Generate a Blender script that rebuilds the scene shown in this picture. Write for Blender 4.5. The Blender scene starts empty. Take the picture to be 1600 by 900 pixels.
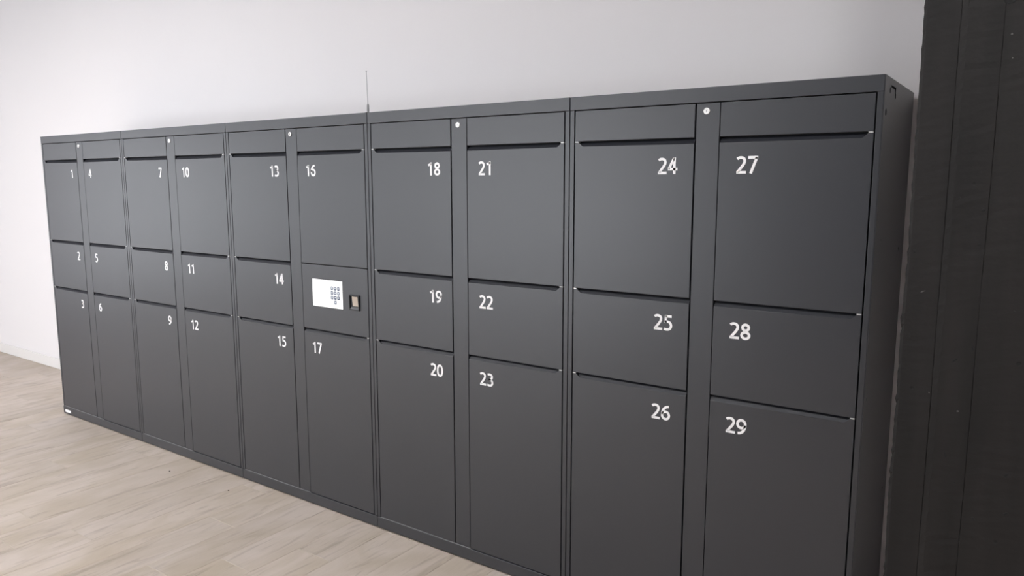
import bpy, bmesh, math, random
from mathutils import Vector, Matrix
random.seed(7)
S = bpy.context.scene
C = S.collection

# ------------------------------------------------------------------ camera
cam_d = bpy.data.cameras.new('camera'); cam = bpy.data.objects.new('camera', cam_d); C.objects.link(cam)
cam_d.sensor_width = 36.0; cam_d.lens = 1173.3 / 1600 * 36.0; cam_d.clip_start = 0.05
yaw, pit, rol = -0.611631, -0.140964, -0.000598
F = Vector((math.sin(yaw)*math.cos(pit), math.cos(yaw)*math.cos(pit), math.sin(pit)))
R0 = Vector((math.cos(yaw), -math.sin(yaw), 0)); U0 = R0.cross(F)
RT = math.cos(rol)*R0 + math.sin(rol)*U0; UP = -math.sin(rol)*R0 + math.cos(rol)*U0
M = Matrix((RT, UP, -F)).transposed().to_4x4(); M.translation = Vector((5.3744, -2.3135, 1.5731))
cam.matrix_world = M
S.camera = cam

# ------------------------------------------------------------------ light
S.view_settings.view_transform = 'Standard'; S.view_settings.look = 'None'
S.view_settings.gamma = 1.0; S.view_settings.use_curve_mapping = False
S.view_settings.exposure = 0.0
w = bpy.data.worlds.new('overcast_sky'); S.world = w; w.use_nodes = True
w.node_tree.nodes['Background'].inputs[0].default_value = (0.95, 0.98, 1.03, 1)
w.node_tree.nodes['Background'].inputs[1].default_value = 5.7
# room extents
XL, XR, YF, YB, ZC = -4.5, 7.6, -5.2, 0.575, 3.4
# unseen window openings, added for daylight and door sheen: left wall (y0,y1,z0,z1), front wall (x0,x1,z0,z1)
WL = (-4.9, -2.55, 0.15, 2.6)
WF = (-4.3, 2.3, 0.15, 2.6)
def portal(name, loc, rot, sx, sy):
    d = bpy.data.lights.new(name, 'AREA'); d.shape = 'RECTANGLE'; d.size = sx; d.size_y = sy
    d.cycles.is_portal = True
    o = bpy.data.objects.new(name, d); C.objects.link(o); o.location = loc; o.rotation_euler = rot
portal('daylight_portal_left', (XL-0.19, (WL[0]+WL[1])/2, (WL[2]+WL[3])/2), (0, -math.pi/2, 0), WL[3]-WL[2], WL[1]-WL[0])
portal('daylight_portal_front', ((WF[0]+WF[1])/2, YF-0.19, (WF[2]+WF[3])/2), (math.pi/2, 0, 0), WF[1]-WF[0], WF[3]-WF[2])
LAMP_POWER = 41.0            # emission of the added ceiling panels

# ------------------------------------------------------------------ helpers
def box(bm, x0, x1, y0, y1, z0, z1, bev=0.0):
    vs = [bm.verts.new((x, y, z)) for x in (x0, x1) for y in (y0, y1) for z in (z0, z1)]
    fs = [bm.faces.new([vs[i] for i in q]) for q in
          ((0,1,3,2), (4,6,7,5), (0,4,5,1), (2,3,7,6), (0,2,6,4), (1,5,7,3))]
    if bev:
        es = list({e for f in fs for e in f.edges})
        bmesh.ops.bevel(bm, geom=es, offset=bev, segments=2, affect='EDGES', profile=0.5)
def cyl(bm, p, axis, r, h, n=20, r2=None):
    m = Vector((0,0,1)).rotation_difference(Vector(axis)).to_matrix().to_4x4()
    m.translation = Vector(p) + Vector(axis).normalized()*h/2
    bmesh.ops.create_cone(bm, cap_ends=True, segments=n, radius1=r, radius2=r if r2 is None else r2, depth=h, matrix=m)
def obj(name, bm, mat, parent=None, smooth=False):
    bmesh.ops.recalc_face_normals(bm, faces=bm.faces)
    me = bpy.data.meshes.new(name); bm.to_mesh(me); bm.free()
    if smooth:
        for p in me.polygons: p.use_smooth = True
    me.materials.append(mat)
    o = bpy.data.objects.new(name, me); C.objects.link(o)
    if parent: o.parent = parent
    return o
def B(name, mat, parent, *a, bev=0.0):
    bm = bmesh.new(); box(bm, *a, bev=bev); return obj(name, bm, mat, parent)
def tag(o, label=None, cat=None, group=None, kind=None):
    if label: o['label'] = label
    if cat: o['category'] = cat
    if group: o['group'] = group
    if kind: o['kind'] = kind
    return o
def empty(name, loc):
    o = bpy.data.objects.new(name, None); C.objects.link(o); o.location = loc; o.empty_display_size = 0.1
    return o

def mat(name, col, rough=0.5, metal=0.0, spec=0.5, bump=0.0, bscale=200.0, emit=None, estr=0.0):
    m = bpy.data.materials.new(name); m.use_nodes = True
    n = m.node_tree.nodes; l = m.node_tree.links; b = n['Principled BSDF']
    b.inputs['Base Color'].default_value = (*col, 1); b.inputs['Roughness'].default_value = rough
    b.inputs['Metallic'].default_value = metal; b.inputs['Specular IOR Level'].default_value = spec
    if emit:
        b.inputs['Emission Color'].default_value = (*emit, 1); b.inputs['Emission Strength'].default_value = estr
    tc = n.new('ShaderNodeTexCoord')
    nz = n.new('ShaderNodeTexNoise'); nz.inputs['Scale'].default_value = bscale; nz.inputs['Detail'].default_value = 3
    l.new(tc.outputs['Object'], nz.inputs['Vector'])
    if bump:
        bp = n.new('ShaderNodeBump'); bp.inputs['Strength'].default_value = bump; bp.inputs['Distance'].default_value = 0.001
        l.new(nz.outputs['Fac'], bp.inputs['Height']); l.new(bp.outputs['Normal'], b.inputs['Normal'])
    else:
        # faint unevenness of the finish
        mr = n.new('ShaderNodeMapRange'); mr.inputs['To Min'].default_value = max(rough-0.03, 0); mr.inputs['To Max'].default_value = min(rough+0.03, 1)
        l.new(nz.outputs['Fac'], mr.inputs['Value']); l.new(mr.outputs['Result'], b.inputs['Roughness'])
    return m
ANTH = mat('anthracite_powder_coat', (0.019, 0.0205, 0.027), 0.39, spec=0.88, bump=0.06, bscale=900)
BLACK = mat('black_plastic', (0.012, 0.012, 0.014), 0.35)
STEEL = mat('bright_steel', (0.75, 0.74, 0.72), 0.22, metal=1.0)
GLINT = mat('tab_glint_pale', (0.72, 0.72, 0.72), 0.35, metal=0.3)  # pale colour for the painted glint on the door tabs
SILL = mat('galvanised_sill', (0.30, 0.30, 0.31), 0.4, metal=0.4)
CHROME = mat('nickel_plate', (0.9, 0.89, 0.87), 0.25, metal=0.6)
WHITE_INK = mat('white_vinyl', (0.92, 0.91, 0.92), 0.5)
DARK_IN = mat('dark_interior', (0.006, 0.006, 0.007), 0.8)
WALLM = mat('white_plaster', (0.80, 0.775, 0.785), 0.75, spec=0.2, bump=0.15, bscale=120)
BASEM = mat('white_skirting', (0.80, 0.78, 0.77), 0.35)
CEILM = mat('grey_ceiling', (0.16, 0.165, 0.175), 0.9, spec=0.1, bump=0.1, bscale=40)
GROUT = mat('beige_grout', (0.56, 0.49, 0.41), 0.9, bump=0.1, bscale=300)
FRAMEM = mat('window_aluminium', (0.25, 0.25, 0.26), 0.4)
SCREEN = mat('lit_screen', (0.35, 0.35, 0.35), 0.2, emit=(1.0, 1.0, 1.0), estr=0.9)
KEYD = mat('screen_key_grey', (0.05, 0.06, 0.08), 0.3, emit=(0.16, 0.18, 0.24), estr=0.7)
KEYDD = mat('screen_key_navy', (0.02, 0.03, 0.06), 0.3, emit=(0.02, 0.03, 0.07), estr=0.55)
KEYL = mat('screen_key_light', (0.2, 0.2, 0.22), 0.3, emit=(0.6, 0.63, 0.68), estr=0.9)
RUBBER = mat('black_rubber', (0.015, 0.015, 0.015), 0.7)
GLOSS = mat('scanner_glass', (0.62, 0.58, 0.54), 0.06, metal=1.0)
CRUMB = mat('dark_crumb', (0.08, 0.06, 0.05), 0.8)
def glass_mat():
    m = bpy.data.materials.new('clear_glazing'); m.use_nodes = True
    n = m.node_tree.nodes; l = m.node_tree.links; n.clear()
    out = n.new('ShaderNodeOutputMaterial'); mix = n.new('ShaderNodeMixShader'); fr = n.new('ShaderNodeFresnel')
    t = n.new('ShaderNodeBsdfTransparent'); g = n.new('ShaderNodeBsdfGlossy'); g.inputs['Roughness'].default_value = 0.02
    fr.inputs['IOR'].default_value = 1.45
    l.new(fr.outputs[0], mix.inputs[0]); l.new(t.outputs[0], mix.inputs[1]); l.new(g.outputs[0], mix.inputs[2])
    l.new(mix.outputs[0], out.inputs[0]); return m
GLASS = glass_mat()

def floor_mat():
    m = bpy.data.materials.new('wood_look_porcelain'); m.use_nodes = True
    n = m.node_tree.nodes; l = m.node_tree.links; b = n['Principled BSDF']
    tc = n.new('ShaderNodeTexCoord'); oi = n.new('ShaderNodeObjectInfo')
    off = n.new('ShaderNodeVectorMath'); off.operation = 'SCALE'; off.inputs[0].default_value = (17, 31, 9)
    l.new(oi.outputs['Random'], off.inputs['Scale'])
    add = n.new('ShaderNodeVectorMath'); add.operation = 'ADD'
    l.new(tc.outputs['Object'], add.inputs[0]); l.new(off.outputs[0], add.inputs[1])
    def noise(sc, stretch, det, dist=0.0):
        mp = n.new('ShaderNodeMapping'); mp.inputs['Scale'].default_value = stretch
        l.new(add.outputs[0], mp.inputs['Vector'])
        z = n.new('ShaderNodeTexNoise'); z.inputs['Scale'].default_value = sc; z.inputs['Detail'].default_value = det
        z.inputs['Distortion'].default_value = dist
        l.new(mp.outputs[0], z.inputs['Vector']); return z
    blot = noise(2.6, (2.2, 1.0, 1.0), 4, 0.8)
    grain = noise(4.5, (4.0, 0.6, 1.0), 4, 1.6)
    fine = noise(45.0, (5.0, 0.25, 1.0), 3)
    r1 = n.new('ShaderNodeValToRGB')
    r1.color_ramp.elements[0].position = 0.30; r1.color_ramp.elements[0].color = (0.49, 0.415, 0.335, 1)
    r1.color_ramp.elements[1].position = 0.66; r1.color_ramp.elements[1].color = (0.605, 0.525, 0.468, 1)
    l.new(blot.outputs['Fac'], r1.inputs[0])
    r2 = n.new('ShaderNodeValToRGB')
    r2.color_ramp.elements[0].position = 0.30; r2.color_ramp.elements[0].color = (0.74, 0.725, 0.71, 1)
    r2.color_ramp.elements[1].position = 0.46; r2.color_ramp.elements[1].color = (1, 1, 1, 1)
    l.new(grain.outputs['Fac'], r2.inputs[0])
    r3 = n.new('ShaderNodeMapRange'); r3.inputs['From Min'].default_value = 0.3; r3.inputs['From Max'].default_value = 0.7
    r3.inputs['To Min'].default_value = 0.965; r3.inputs['To Max'].default_value = 1.03
    l.new(fine.outputs['Fac'], r3.inputs['Value'])
    mu = n.new('ShaderNodeMix'); mu.data_type = 'RGBA'; mu.blend_type = 'MULTIPLY'; mu.inputs[0].default_value = 0.8
    l.new(r1.outputs[0], mu.inputs[6]); l.new(r2.outputs[0], mu.inputs[7])
    mu2 = n.new('ShaderNodeVectorMath'); mu2.operation = 'SCALE'
    l.new(mu.outputs[2], mu2.inputs[0]); l.new(r3.outputs['Result'], mu2.inputs['Scale'])
    rv = n.new('ShaderNodeMapRange'); rv.inputs['To Min'].default_value = 0.94; rv.inputs['To Max'].default_value = 1.04
    l.new(oi.outputs['Random'], rv.inputs['Value'])
    mu3 = n.new('ShaderNodeVectorMath'); mu3.operation = 'SCALE'
    l.new(mu2.outputs[0], mu3.inputs[0]); l.new(rv.outputs['Result'], mu3.inputs['Scale'])
    l.new(mu3.outputs[0], b.inputs['Base Color'])
    b.inputs['Roughness'].default_value = 0.5; b.inputs['Specular IOR Level'].default_value = 0.35
    bp = n.new('ShaderNodeBump'); bp.inputs['Strength'].default_value = 0.15; bp.inputs['Distance'].default_value = 0.001
    l.new(grain.outputs['Fac'], bp.inputs['Height']); l.new(bp.outputs['Normal'], b.inputs['Normal'])
    return m
TILE = floor_mat()

def pillar_mat():
    m = bpy.data.materials.new('black_stained_concrete'); m.use_nodes = True
    n = m.node_tree.nodes; l = m.node_tree.links; b = n['Principled BSDF']
    tc = n.new('ShaderNodeTexCoord')
    mp = n.new('ShaderNodeMapping'); mp.inputs['Scale'].default_value = (5, 5, 0.6)
    l.new(tc.outputs['Object'], mp.inputs[0])
    z = n.new('ShaderNodeTexNoise'); z.inputs['Scale'].default_value = 3.0; z.inputs['Detail'].default_value = 6
    l.new(mp.outputs[0], z.inputs[0])
    r = n.new('ShaderNodeValToRGB')
    r.color_ramp.elements[0].position = 0.3; r.color_ramp.elements[0].color = (0.0085, 0.0078, 0.0078, 1)
    r.color_ramp.elements[1].position = 0.75; r.color_ramp.elements[1].color = (0.0175, 0.0155, 0.0152, 1)
    l.new(z.outputs['Fac'], r.inputs[0])
    # pores where air bubbles sat, pale specks where the stain chipped
    v = n.new('ShaderNodeTexVoronoi'); v.inputs['Scale'].default_value = 9.0
    l.new(tc.outputs['Object'], v.inputs['Vector'])
    pr = n.new('ShaderNodeMapRange'); pr.inputs['From Min'].default_value = 0.035; pr.inputs['From Max'].default_value = 0.06
    l.new(v.outputs['Distance'], pr.inputs['Value'])
    mx = n.new('ShaderNodeMix'); mx.data_type = 'RGBA'
    mx.inputs[6].default_value = (0.006, 0.006, 0.006, 1)
    l.new(pr.outputs['Result'], mx.inputs[0]); l.new(r.outputs[0], mx.inputs[7])
    v2 = n.new('ShaderNodeTexVoronoi'); v2.inputs['Scale'].default_value = 6.3
    l.new(tc.outputs['Object'], v2.inputs['Vector'])
    p2 = n.new('ShaderNodeMapRange'); p2.inputs['From Min'].default_value = 0.012; p2.inputs['From Max'].default_value = 0.028
    l.new(v2.outputs['Distance'], p2.inputs['Value'])
    mx2 = n.new('ShaderNodeMix'); mx2.data_type = 'RGBA'; mx2.inputs[6].default_value = (0.16, 0.15, 0.15, 1)
    l.new(p2.outputs['Result'], mx2.inputs[0]); l.new(mx.outputs[2], mx2.inputs[7])
    l.new(mx2.outputs[2], b.inputs['Base Color'])
    b.inputs['Roughness'].default_value = 0.6; b.inputs['Specular IOR Level'].default_value = 0.35
    z2 = n.new('ShaderNodeTexNoise'); z2.inputs['Scale'].default_value = 60; z2.inputs['Detail'].default_value = 5
    l.new(tc.outputs['Object'], z2.inputs[0])
    ad = n.new('ShaderNodeMath'); ad.operation = 'ADD'; l.new(z2.outputs['Fac'], ad.inputs[0]); l.new(pr.outputs['Result'], ad.inputs[1])
    bp = n.new('ShaderNodeBump'); bp.inputs['Strength'].default_value = 0.5; bp.inputs['Distance'].default_value = 0.002
    l.new(ad.outputs[0], bp.inputs['Height']); l.new(bp.outputs['Normal'], b.inputs['Normal'])
    return m
PILLAR = pillar_mat()
PLAIN_DARK = mat('grey_paint', (0.15, 0.15, 0.155), 0.7, bump=0.1, bscale=80)

# ------------------------------------------------------------------ room shell
fl = B('floor', GROUT, None, XL, XR, YF, YB, -0.12, -0.0012); tag(fl, kind='structure')
TW, TL, JT = 0.2, 1.2, 0.0025
tile_cache = {}
def tile(x0, x1, y0, y1):
    key = (round(x1-x0, 4), round(y1-y0, 4))
    if key in tile_cache:
        o = tile_cache[key].copy(); C.objects.link(o)
    else:
        sx, sy = key; bm = bmesh.new()
        vs = [bm.verts.new(p) for p in ((0,0,-.01), (sx,0,-.01), (sx,sy,-.01), (0,sy,-.01))]
        e = 0.0012
        vt = [bm.verts.new(p) for p in ((0,0,-e), (sx,0,-e), (sx,sy,-e), (0,sy,-e))]
        vu = [bm.verts.new(p) for p in ((e,e,0), (sx-e,e,0), (sx-e,sy-e,0), (e,sy-e,0))]
        bm.faces.new(vu)
        for i in range(4):
            j = (i+1) % 4
            bm.faces.new((vs[i], vs[j], vt[j], vt[i])); bm.faces.new((vt[i], vt[j], vu[j], vu[i]))
        o = obj('floor_tile', bm, TILE); tile_cache[key] = o
    o.location = (x0, y0, 0); o.parent = fl
ends = {9: -0.815, 8: -1.045, 11: -0.377}      # strips whose end joints can be seen
k0 = int(math.floor((XL - 0.06)/TW)); k1 = int(math.ceil((XR - 0.06)/TW))
for k in range(k0, k1):
    xa, xb = max(0.06 + k*TW, XL), min(0.06 + (k+1)*TW, XR)
    if xb - xa < 0.02: continue
    ph = ends.get(k, -0.25 - 0.37*((k*2.37) % 3.0) - 0.05*random.random())
    ys = sorted({YF, YB} | {ph + TL*i for i in range(-6, 6) if YF + 0.03 < ph + TL*i < YB - 0.03})
    for a, b in zip(ys[:-1], ys[1:]):
        tile(xa + JT/2, xb - JT/2, a + JT/2, b - JT/2)

tag(B('wall_back', WALLM, None, XL, XR, YB, YB+0.2, -0.12, ZC+0.15), kind='structure')
tag(B('wall_right', WALLM, None, XR, XR+0.2, YF, YB, -0.12, ZC+0.15), kind='structure')
tag(B('ceiling', CEILM, None, XL, XR, YF, YB, ZC, ZC+0.15), kind='structure')
bm = bmesh.new()
y0, y1, z0, z1 = WL
box(bm, XL-0.2, XL, YF-0.2, y0, -0.12, ZC+0.15); box(bm, XL-0.2, XL, y1, YB+0.2, -0.12, ZC+0.15)
box(bm, XL-0.2, XL, y0, y1, -0.12, z0); box(bm, XL-0.2, XL, y0, y1, z1, ZC+0.15)
tag(obj('wall_left', bm, WALLM), kind='structure')
bm = bmesh.new()
x0, x1, z0, z1 = WF
box(bm, XL, x0, YF-0.2, YF, -0.12, ZC+0.15); box(bm, x1, XR+0.2, YF-0.2, YF, -0.12, ZC+0.15)
box(bm, x0, x1, YF-0.2, YF, -0.12, z0); box(bm, x0, x1, YF-0.2, YF, z1, ZC+0.15)
tag(obj('wall_front', bm, PLAIN_DARK), kind='structure')
def window(name, a0, a1, z0, z1, fixed, axis, n):  # windows out of view, added to let daylight in and give the doors sheen
    def P(bm, p0, p1, q0, q1, d0, d1):
        if axis == 'x': box(bm, fixed+d0, fixed+d1, p0, p1, q0, q1)
        else: box(bm, p0, p1, fixed+d0, fixed+d1, q0, q1)
    bm = bmesh.new(); f = 0.06
    P(bm, a0, a1, z0, z0+f, -0.14, -0.07); P(bm, a0, a1, z1-f, z1, -0.14, -0.07)
    for i in range(n+1):
        c = a0 + f/2 + (a1-a0-f)*i/n; P(bm, c-f/2, c+f/2, z0+f, z1-f, -0.14, -0.07)
    o = obj(name, bm, FRAMEM); tag(o, kind='structure')
    for i in range(n):
        s = (a1-a0-f)/n; bm = bmesh.new()
        P(bm, a0+f+s*i, a0+s*(i+1), z0+f, z1-f, -0.109, -0.101); obj('pane', bm, GLASS, o)
window('added_window_1', *WL, XL, 'x', 2)
window('added_window_2', *WF, YF, 'y', 5)
bm = bmesh.new(); 
box(bm, XL, XR, YB-0.014, YB-0.0005, 0.0005, 0.088, bev=0.003); tag(obj('baseboard_back', bm, BASEM), kind='structure')

# free-standing black concrete pillar, right of the lockers
def pillar():
    bm = bmesh.new()
    xs = [5.0928, 5.1005, 5.1277, 5.174, 5.1755, 5.1771, 5.1891, 5.1915, 5.2202, 5.2657, 5.267, 5.2684, 5.3088, 5.3632, 5.41, 5.437, 5.4401, 5.47, 5.485]
    dy = {5.1755: 0.0017, 5.1891: -0.0012, 5.1915: -0.0012, 5.267: 0.0016, 5.4401: 0.0016}
    NZ = 230; YP = -0.10; YR = 0.06; rnd = random.Random(3)
    rows = []
    chip = [rnd.gauss(0, 1) for _ in range(NZ+1)]
    for j in range(NZ+1):
        z = 3.395*j/NZ + 0.001; row = []
        slow = 0.0022*math.sin(z*5.1) + 0.0016*math.sin(z*13.7+1)
        for i, x in enumerate(xs):
            jx = max(-0.006, 0.5*slow + 0.0007*chip[j]) if i == 0 else (0.4*slow if i == 1 else 0)
            yy = YP + dy.get(x, 0) + (0.006 + 0.001*chip[j] if i == 0 else 0) + rnd.gauss(0, .0003)
            if x in (5.1755, 5.267): jx += 0.0012*math.sin(z*9)
            row.append(bm.verts.new((x + jx, yy, z)))
        rows.append(row)
    for j in range(NZ):
        for i in range(len(xs)-1):
            bm.faces.new((rows[j][i], rows[j][i+1], rows[j+1][i+1], rows[j+1][i]))
    # sides and back
    bl = [bm.verts.new((5.0928, YR, r[0].co.z)) for r in (rows[0], rows[-1])]
    br = [bm.verts.new((5.485, YR, r[0].co.z)) for r in (rows[0], rows[-1])]
    bm.faces.new([r[0] for r in rows] + [bl[1], bl[0]])
    bm.faces.new([r[-1] for r in rows] + [br[1], br[0]])
    bm.faces.new((bl[0], bl[1], br[1], br[0]))
    bm.faces.new(rows[-1] + [br[1], bl[1]]); bm.faces.new(rows[0] + [br[0], bl[0]])
    o = obj('trim_1', bm, PILLAR)
    tag(o, 'black stained concrete pillar with board marks right of the lockers', kind='structure')
    return o
PL = pillar()
bm = bmesh.new()                                       # formwork tie hole near the top
for r, d in ((0.017, 0.0),):
    n = 24; ra = [bm.verts.new((5.2754+0.0155*math.cos(6.2832*i/n), -0.1012, 2.0074+0.0155*math.sin(6.2832*i/n))) for i in range(n)]
    rb = [bm.verts.new((5.2754+0.0125*math.cos(6.2832*i/n), -0.1020, 2.0074+0.0125*math.sin(6.2832*i/n))) for i in range(n)]
    rc = [bm.verts.new((5.2754+0.0095*math.cos(6.2832*i/n), -0.1006, 2.0074+0.0095*math.sin(6.2832*i/n))) for i in range(n)]
    for i in range(n):
        j = (i+1) % n; bm.faces.new((ra[i], ra[j], rb[j], rb[i])); bm.faces.new((rb[i], rb[j], rc[j], rc[i]))
    bm.faces.new(rc)
obj('tie_hole', bm, DARK_IN, PL)
CHIPM = mat('bare_concrete_chip', (0.10, 0.095, 0.095), 0.8)
def fleck(name, m, x, z, w_, h_, ang, sd):
    # shallow irregular dish set into the face (pore) or a crumbly rim (chip)
    r = random.Random(sd); bm = bmesh.new(); n = 9; ca, sa = math.cos(ang), math.sin(ang); R1, R2 = [], []
    for i in range(n):
        a = 6.2832*i/n; k = 0.75 + 0.5*r.random(); u_, v_ = w_*k*math.cos(a), h_*k*math.sin(a)
        px, pz = u_*ca - v_*sa, u_*sa + v_*ca
        R1.append(bm.verts.new((x+px, -0.0998, z+pz))); R2.append(bm.verts.new((x+px*0.7, -0.1014 if name == 'chip' else -0.1010, z+pz*0.7)))
    for i in range(n): j = (i+1) % n; bm.faces.new((R1[i], R1[j], R2[j], R2[i]))
    bm.faces.new(R2); obj(name, bm, m, PL)
for i, (x, z, w_, h_, ang) in enumerate(((5.2567, 1.5015, 0.0047, 0.0039, 0.3), (5.2552, 1.416, 0.0035, 0.0031, 0), (5.2226, 1.1138, 0.0070, 0.0031, 0.7), (5.2606, 1.1479, 0.0031, 0.0070, 0.3),
        (5.2179, 0.8612, 0.0031, 0.0109, 0.25), (5.2428, 0.7858, 0.0047, 0.0023, 0.6), (5.1922, 1.6717, 0.0023, 0.0031, 0), (5.1845, 1.2987, 0.0031, 0.0023, 0), (5.2039, 1.5318, 0.0023, 0.0023, 0),
        (5.3554, 0.8324, 0.0070, 0.0047, 0.8), (5.3632, 0.7314, 0.0062, 0.0039, 0.5), (5.3399, 1.2521, 0.0039, 0.0031, 0.4), (5.1301, 1.8427, 0.0019, 0.0031, 0), (5.1114, 1.392, 0.0023, 0.0054, 0.2), (5.1145, 1.1666, 0.0023, 0.0070, 0.1), (5.2933, 0.7003, 0.0039, 0.0031, 0))):
    fleck('pore', DARK_IN, x, z, w_, h_, ang, i)
for i, (x, z, w_, h_, ang) in enumerate(((5.2839, 1.9219, 0.0023, 0.0027, 0), (5.2894, 1.866, 0.0017, 0.0017, 0), (5.1379, 1.287, 0.0054, 0.0014, 0.5), (5.1705, 1.0189, 0.0019, 0.0016, 0), (5.2389, 0.9801, 0.0031, 0.0023, 0.4), (5.3632, 1.3842, 0.0047, 0.0062, 0.4))):
    fleck('chip', CHIPM, x, z, w_, h_, ang, 50+i)

# ------------------------------------------------------------------ digits (stroked outlines)
def arc(cx, cy, rx, ry, a0, a1, n=18, p=1.0):
    out = []
    for i in range(n+1):
        a = math.radians(a0 + (a1-a0)*i/n); c, s = math.cos(a), math.sin(a)
        out.append((cx + rx*math.copysign(abs(c)**p, c), cy + ry*math.copysign(abs(s)**p, s)))
    return out
def bez(p0, p1, p2, p3, n=14):
    return [tuple((1-t)**3*a + 3*(1-t)**2*t*b + 3*(1-t)*t*t*c + t**3*d for a, b, c, d in zip(p0, p1, p2, p3)) for t in [i/n for i in range(n+1)]]
ST = 0.158; H_ = ST/2
G = {
 '0': [arc(.31, .5, .31-H_, .5-H_, 0, 360, 40, .88)],
 '1': [[(.37, 0), (.37, 1.0)], [(.40, .915), (.10, .775)]],
 '2': [bez((.06, .845), (.16, .93), (.26, .93), (.29, .925)) + bez((.29, .925), (.44, .92), (.52, .82), (.50, .69))[1:] + bez((.50, .69), (.48, .52), (.28, .34), (.12, .10))[1:], [(.03, H_*.92), (.60, H_*.92)]],
 '3': [bez((.08, .885), (.20, .94), (.49, .96), (.49, .74)) + bez((.49, .74), (.49, .60), (.36, .535), (.19, .535))[1:], bez((.19, .535), (.40, .535), (.53, .44), (.52, .29)) + bez((.52, .29), (.51, .02), (.20, .05), (.05, .115))[1:]],
 '4': [[(.40, .97), (.075, .325)], [(.015, .30), (.635, .30)], [(.435, 0), (.435, 1.0)]],
 '5': [[(.13, .925), (.55, .925)], [(.175, .96), (.145, .50)], bez((.10, .565), (.34, .64), (.52, .52), (.52, .33)) + bez((.52, .33), (.52, .06), (.22, .03), (.05, .11))[1:]],
 '6': [bez((.53, .915), (.26, .91), (.09, .68), (.095, .38)), arc(.325, .325, .315-H_, .325-H_, 0, 360, 32)],
 '7': [[(.03, .925), (.60, .925)], [(.535, .93), (.20, 0)]],
 '8': [arc(.31, .745, .265-H_, .255-H_, 0, 360, 28), arc(.31, .27, .305-H_, .27-H_, 0, 360, 32)],
}
G['9'] = [[(.63-x, 1-y) for x, y in s] for s in G['6']]
def digit(bm, ch, ox, oz, h, y0, y1):
    for pts in G[ch]:
        P = [Vector((x, z)) for x, z in pts]; closed = (P[0]-P[-1]).length < 1e-6
        if closed: P = P[:-1]
        n = len(P); L = []
        for i in range(n):
            a = P[i-1] if (i > 0 or closed) else P[i]; c = P[(i+1) % n] if (i < n-1 or closed) else P[i]
            t1 = (P[i]-a); t2 = (c-P[i])
            t1 = t1.normalized() if t1.length > 1e-9 else t2.normalized(); t2 = t2.normalized() if t2.length > 1e-9 else t1
            t = (t1+t2).normalized(); nn = Vector((-t.y, t.x)); k = H_/max(0.5, t.dot(t1))
            L.append((P[i]+nn*k, P[i]-nn*k))
        V = [[[bm.verts.new((ox+q.x*h, y, oz+q.y*h)) for q in pr] for y in (y0, y1)] for pr in L]
        rng = range(n if closed else n-1)
        for i in rng:
            j = (i+1) % n
            (fa, fb), (ba, bb) = V[i][0], V[i][1]; (ga, gb), (ca, cb) = V[j][0], V[j][1]
            for f in ((fa, fb, gb, ga), (ba, ca, cb, bb), (fa, ga, ca, ba), (fb, bb, cb, gb)): bm.faces.new(f)
        if not closed:
            for e in (0, n-1):
                bm.faces.new((V[e][0][0], V[e][0][1], V[e][1][1], V[e][1][0]))
NH, CELL = 0.0525, 0.0352
def number(parent, text, x, z, right):
    bm = bmesh.new(); x0 = x - CELL*len(text) if right else x
    for i, ch in enumerate(text): digit(bm, ch, x0 + i*CELL + 0.0012, z, NH, -0.0007, 0.0002)
    return obj('number', bm, WHITE_INK, parent)

# ------------------------------------------------------------------ lockers
HT = 1.856
DX = {'l': (0.0222, 0.4576), 'r': (0.5402, 0.9772)}
POST = (0.4625, 0.5380)
ROW = {1: (1.1885, 1.7000), 2: (0.8785, 1.1850), 3: (0.0525, 0.8750)}
NZ = {1: 1.5895, 2: 1.0725, 3: 0.7630}
DEPTH = 0.545
LIP = 0.0155
def door_plate(unit, side, za, zb):
    # sheet door: the upper edge is cut back except for a flat tab at the hinge end
    xa, xb = DX[side]; zl = zb - LIP
    pts = [(xa, za), (xb, za), (xb, zb), (xb-0.013, zb), (xb-0.029, zl), (xa, zl)]
    if side == 'l': pts = [(xa+xb-x, z) for x, z in pts][::-1]
    bm = bmesh.new(); f = [bm.verts.new((x, 0.0, z)) for x, z in pts]; k = [bm.verts.new((x, 0.0195, z)) for x, z in pts]
    ff = bm.faces.new(f); bm.faces.new(k[::-1])
    for i in range(6): j = (i+1) % 6; bm.faces.new((f[i], k[i], k[j], f[j]))
    bmesh.ops.bevel(bm, geom=list(ff.edges), offset=0.0013, segments=2, affect='EDGES', profile=0.5)
    return obj('door', bm, ANTH, unit)
def grip(parent, side, zb):
    # finger recess: the sheet folds back above the front so that fingers hook in from the joint
    xa, xb = DX[side]; zl = zb - LIP
    bm = bmesh.new()
    prof = [(0.0195, zl-0.0015), (0.0000, zl-0.0015), (0.0002, zl-0.0004), (0.0009, zl+0.0005), (0.0020, zl+0.0014), (0.0140, zb-0.0012), (0.0146, zb-0.0003), (0.0195, zb-0.0003)]
    rings = [[], []]
    for y, z in prof:
        t = min(max((z-zl)/LIP, 0), 1); x0, x1 = xa+0.0004, xb-0.0290+0.0160*t
        if side == 'l': x0, x1 = xa+xb-x1, xa+xb-x0
        rings[0].append(bm.verts.new((x0, y, z))); rings[1].append(bm.verts.new((x1, y, z)))
    n = len(prof)
    for i in range(n):
        j = (i+1) % n; bm.faces.new((rings[0][i], rings[0][j], rings[1][j], rings[1][i]))
    bm.faces.new(rings[0][::-1]); bm.faces.new(rings[1])
    return obj('finger_recess', bm, ANTH, parent)
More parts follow.
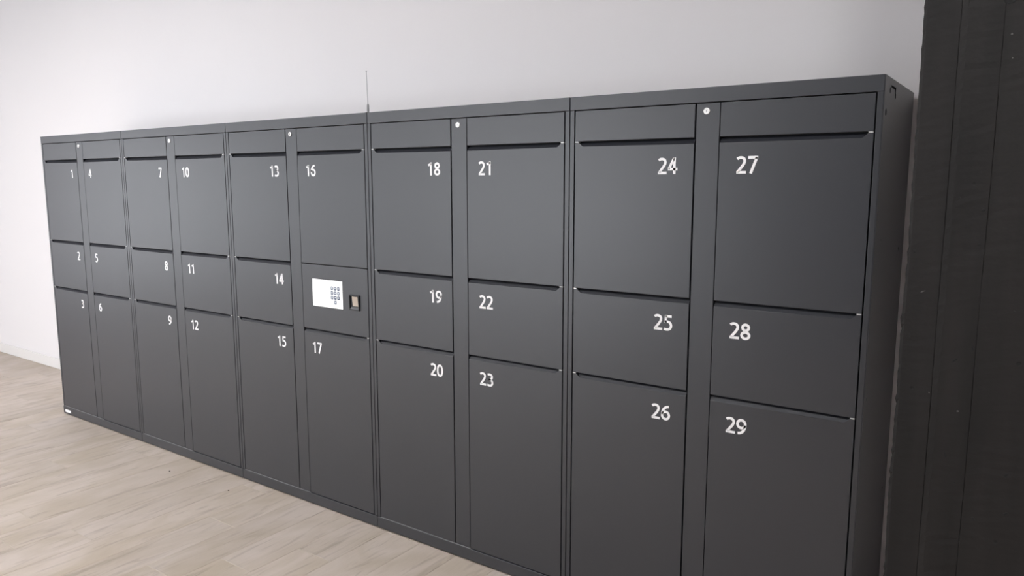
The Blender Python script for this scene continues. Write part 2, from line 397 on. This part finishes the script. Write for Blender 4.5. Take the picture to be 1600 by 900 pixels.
def side_panel(parent, x, outward, holes):
    if not holes:
        s = 0.0015*outward
        return B('side_panel', ANTH, parent, min(x, x-s), max(x, x-s), 0.021, DEPTH, 0.0005, HT-0.002)
    bm = bmesh.new(); E = []
    def loop(pts):
        vs = [bm.verts.new((x, y, z)) for y, z in pts]
        for i in range(len(vs)): E.append(bm.edges.new((vs[i], vs[(i+1) % len(vs)])))
    loop([(0.0005, 0.0005), (DEPTH, 0.0005), (DEPTH, HT-0.0005), (0.0005, HT-0.0005)])
    def rnd(y, z, r): loop([(y+r*math.cos(6.2832*i/12), z+r*math.sin(6.2832*i/12)) for i in range(12)])
    for y, z, r in ((.085, 1.821, .009), (.036, 1.757, .010), (.041, .930, .005), (.440, 1.345, .007), (.467, .509, .005), (.10, 1.396, .003)): rnd(y, z, r)
    loop([(.100, 1.8360), (.181, 1.8360), (.180, 1.822), (.187, 1.818), (.187, 1.808), (.180, 1.803), (.172, 1.808), (.172, 1.818), (.173, 1.8295), (.100, 1.8295)])
    bmesh.ops.triangle_fill(bm, use_beauty=True, use_dissolve=False, edges=E)
    r = bmesh.ops.extrude_face_region(bm, geom=list(bm.faces))
    for v in r['geom']:
        if isinstance(v, bmesh.types.BMVert): v.co.x -= 0.0015*outward
    return obj('side_panel', bm, ANTH, parent)

def door(unit, side, row, text):
    xa, xb = DX[side]; za, zb = ROW[row]
    d = door_plate(unit, side, za, zb)
    grip(d, side, zb)
    number(d, text, 0.4045 if side == 'l' else 0.5935, NZ[row], side == 'l')
    # pale sliver put in for the glint on the door tab's top edge
    hx = (xa+0.001, xa+0.013) if side == 'l' else (xb-0.013, xb-0.001)
    B('tab_glint', GLINT, d, hx[0], hx[1], -0.0016, 0.012, zb+0.0003, zb+0.0031)
    return d

def unit(idx, label, texts, terminal=False):
    u = empty('parcel_locker', (idx, 0, 0.007))
    tag(u, label, 'locker', 'row of anthracite parcel lockers')
    W0, W1 = 0.0014, 0.9986
    last = idx == 4
    # carcass behind the doors
    B('carcass', DARK_IN, u, W0+0.004, W1-0.006, 0.021, DEPTH-0.003, 0.003, HT-0.003)
    B('top_cover', ANTH, u, W0+0.0016, W1-0.0016, 0.0215, DEPTH, HT-0.0025, HT-0.0003)
    B('top_rail', ANTH, u, W0, W1-(0.002 if last else 0), -0.0005, 0.0205, 1.8105, HT, bev=0.0012)
    B('bottom_rail', ANTH, u, W0, W1-(0.002 if last else 0), -0.0025, 0.0205, 0.0, 0.0500, bev=0.0012)
    B('stile', ANTH, u, W0, 0.0182, 0.0, 0.0205, 0.0504, 1.8100, bev=0.0012)
    B('stile', ANTH, u, 0.9812, W1-(0.002 if last else 0), 0.0, 0.0205, 0.0504, 1.8100, bev=0.0012)
    side_panel(u, W0, -1, False); side_panel(u, W1, 1, last)
    p = B('lock_post', ANTH, u, POST[0], POST[1], 0.0, 0.0200, 0.0525, 1.8075, bev=0.0012)
    bm = bmesh.new(); cx, cz = 0.4955, 1.7835
    n = 24
    prof = [(0.0105, 0.0004), (0.0105, -0.0022), (0.0092, -0.0032), (0.0070, -0.0032), (0.0062, -0.0022), (0.0052, -0.0022), (0.0046, -0.0028)]
    rings = [[bm.verts.new((cx+r*math.cos(6.2832*i/n), y, cz+r*math.sin(6.2832*i/n))) for i in range(n)] for r, y in prof]
    for a, b in zip(rings[:-1], rings[1:]):
        for i in range(n): bm.faces.new((a[i], a[(i+1) % n], b[(i+1) % n], b[i]))
    bm.faces.new(rings[0]); bm.faces.new(rings[-1])
    obj('lock_cylinder', bm, CHROME, p)
    B('keyway', BLACK, p, cx-0.0009, cx+0.0009, -0.0031, -0.0026, cz-0.0034, cz+0.0034)
    for s in 'lr':
        B('fascia_panel', ANTH, u, DX[s][0], DX[s][1], 0.0, 0.0200, 1.7035, 1.8075, bev=0.0014)
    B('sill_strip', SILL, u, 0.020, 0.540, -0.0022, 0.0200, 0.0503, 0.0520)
    for x in (0.079, 0.511, 0.936):
        bm = bmesh.new(); cyl(bm, (x, 0.030, -0.0068), (0,0,1), 0.021, 0.0066, 20); obj('foot', bm, RUBBER, u)
    for x in (0.079, 0.936):
        bm = bmesh.new(); cyl(bm, (x, 0.50, -0.0068), (0,0,1), 0.021, 0.0066, 20); obj('foot', bm, RUBBER, u)
    for (s, r), t in zip((('l',1), ('l',2), ('l',3), ('r',1), ('r',2), ('r',3)), texts):
        if t: door(u, s, r, t)
    if terminal:
        xa, xb = DX['r']; za, zb = ROW[2]
        c = B('control_panel', ANTH, u, xa, xb, 0.0, 0.0195, za, zb, bev=0.0014)
        tag(c, 'panel with lit white touch screen and code reader')
        B('screen_bezel', BLACK, c, 0.6095, 0.8185, -0.0006, 0.0004, 0.9875, 1.1215)
        sc = B('touch_screen', SCREEN, c, 0.6125, 0.8155, -0.0012, -0.0007, 0.9905, 1.1185)
        tag(sc, 'lit white screen with keypad')
        def rr(name, m, cx, cz, w_, h_, y):
            bm = bmesh.new(); pts = []
            r = min(w_, h_)*0.32
            for qx, qz, a0 in ((1,1,0), (-1,1,90), (-1,-1,180), (1,-1,270)):
                for k in range(5):
                    a = math.radians(a0+22.5*k); pts.append((cx+qx*(w_/2-r)+r*math.cos(a), cz+qz*(h_/2-r)+r*math.sin(a)))
            f = [bm.verts.new((x, y, z)) for x, z in pts]; b = [bm.verts.new((x, y+0.0002, z)) for x, z in pts]
            bm.faces.new(f); bm.faces.new(b)
            for i in range(len(f)): j = (i+1) % len(f); bm.faces.new((f[i], f[j], b[j], b[i]))
            return obj(name, bm, m, c)
        cols = (0.7455, 0.7670, 0.7885); rows = (1.0825, 1.0610, 1.0395)
        for ri, kz in enumerate(rows):
            for ci, kx in enumerate(cols):
                rr('screen_key', KEYDD if (ri == 2 and ci > 0) else KEYD, kx, kz, 0.0175, 0.0175, -0.0015)
                rr('key_face', KEYL, kx, kz+0.001, 0.0075, 0.0075, -0.0018)
        rr('screen_key', KEYD, cols[1], 1.0180, 0.0175, 0.0175, -0.0015); rr('key_face', KEYL, cols[1], 1.019, 0.0075, 0.0075, -0.0018)
        # code reader: black frame, tilted window, sloping sill
        bm = bmesh.new()
        box(bm, 0.860, 0.8655, -0.006, 0.0004, 0.994, 1.064); box(bm, 0.9195, 0.925, -0.006, 0.0004, 0.994, 1.064)
        box(bm, 0.8655, 0.9195, -0.006, 0.0004, 1.0585, 1.064); box(bm, 0.8655, 0.9195, -0.006, 0.0004, 0.994, 0.9985)
        box(bm, 0.8655, 0.9195, -0.0012, 0.0004, 0.9985, 1.0585)
        rd = obj('code_reader', bm, BLACK, c)
        bm = bmesh.new()
        v = [bm.verts.new(q) for q in ((0.880, -0.0016, 1.013), (0.915, -0.0016, 1.013), (0.915, -0.0052, 1.0565), (0.880, -0.0052, 1.0565),
                                       (0.880, -0.0012, 1.013), (0.915, -0.0012, 1.013), (0.915, -0.0012, 1.0565), (0.880, -0.0012, 1.0565))]
        for q in ((0,1,2,3), (4,7,6,5), (0,4,5,1), (3,2,6,7), (0,3,7,4), (1,5,6,2)): bm.faces.new([v[i] for i in q])
        obj('reader_window', bm, GLOSS, c)
        bm = bmesh.new()
        v = [bm.verts.new(q) for q in ((0.867, -0.0012, 1.0085), (0.918, -0.0012, 1.0085), (0.918, -0.0058, 0.9990), (0.867, -0.0058, 0.9990),
                                       (0.918, -0.0012, 0.9990), (0.867, -0.0012, 0.9990))]
        for q in ((0,1,2,3), (3,2,4,5), (0,3,5), (1,4,2), (0,5,4,1)): bm.faces.new([v[i] for i in q])
        obj('reader_sill', bm, ANTH, c)
    return u
u0 = unit(0, 'leftmost anthracite steel locker unit, doors numbered 1 to 6, white sticker low down', ['1','2','3','4','5','6'])
unit(1, 'anthracite steel locker unit second from the left, doors numbered 7 to 12', ['7','8','9','10','11','12'])
unit(2, 'anthracite steel locker unit with lit touch screen, doors numbered 13 to 17', ['13','14','15','16',None,'17'], True)
unit(3, 'anthracite steel locker unit right of the touch screen, doors numbered 18 to 23', ['18','19','20','21','22','23'])
unit(4, 'rightmost anthracite steel locker unit beside black pillar, doors numbered 24 to 29', ['24','25','26','27','28','29'])
B('sticker', WHITE_INK, u0, 0.027, 0.103, -0.0031, -0.0024, 0.0105, 0.0290)

# ------------------------------------------------------------------ small things
a = empty('whip_antenna', (2.957, 0.05, 0.007+HT))
tag(a, 'thin dark whip antenna standing on top of the lockers', 'antenna')
bm = bmesh.new(); cyl(bm, (0,0,0), (0,0,1), 0.016, 0.006, 24, 0.013); obj('magnetic_foot', bm, BLACK, a)
GREYP = mat('grey_plastic', (0.26, 0.26, 0.265), 0.5)
bm = bmesh.new(); cyl(bm, (0,0,0.0055), (0,0,1), 0.0030, 0.008, 14, 0.0052); cyl(bm, (0,0,0.0133), (0,0,1), 0.0052, 0.024, 14, 0.0044); cyl(bm, (0,0,0.0371), (0,0,1), 0.0044, 0.006, 14, 0.0016)
obj('spring_base', bm, GREYP, a)
bm = bmesh.new(); cyl(bm, (0,0,0.042), (-0.035,0,1), 0.0012, 0.137, 10); obj('rod', bm, GREYP, a)
bm = bmesh.new(); bmesh.ops.create_uvsphere(bm, u_segments=12, v_segments=8, radius=0.0026, matrix=Matrix.Translation((-0.0048, 0, 0.180))); obj('tip', bm, GREYP, a, True)

def crumb(x, y, lab, s):
    bm = bmesh.new(); r = random.Random(s)
    bmesh.ops.create_icosphere(bm, subdivisions=1, radius=0.0045)
    for v in bm.verts: v.co = Vector((v.co.x*(.8+.5*r.random()), v.co.y*(.7+.5*r.random()), v.co.z*.7*(.7+.5*r.random())))
    mz = min(v.co.z for v in bm.verts)
    for v in bm.verts: v.co.z -= mz
    o = obj('crumb', bm, CRUMB); o.location = (x, y, 0.0002); tag(o, lab, 'crumb', 'crumbs on the floor')
crumb(1.581, -0.172, 'small dark crumb on the floor nearer the left, in front of door 12', 1)
crumb(2.072, -0.143, 'tiny dark speck on the floor below door 15, the right one of two', 2)

# unseen ceiling panels, added to light the lockers, wall and floor
LEDM = mat('added_lamp_diffuser', (0.9, 0.9, 0.9), 0.5, emit=(1.0, 0.985, 0.985), estr=LAMP_POWER)
def added_lamp(x, y, lab):
    t = empty('added_ceiling_light', (x, y, ZC)); tag(t, lab, 'added ceiling light', 'added square overhead lights')
    bm = bmesh.new()
    box(bm, -.32, -.29, -.32, .32, -.05, -.001); box(bm, .29, .32, -.32, .32, -.05, -.001); box(bm, -.29, .29, -.32, -.29, -.05, -.001); box(bm, -.29, .29, .29, .32, -.05, -.001)
    obj('lamp_frame', bm, BASEM, t); B('diffuser', LEDM, t, -.289, .289, -.289, .289, -.04, -.03)
for x, y, lab in ((-1.3, -2.3, 'added square ceiling light left of the lockers'), (0.4, -2.3, 'added square ceiling light in front of the leftmost locker unit'), (2.1, -2.3, 'added square ceiling light in front of the touch screen unit'),
                  (3.8, -2.3, 'added square ceiling light in front of the fourth locker unit'), (6.0, -2.0, 'added square ceiling light in front of the black pillar')):
    added_lamp(x, y, lab)
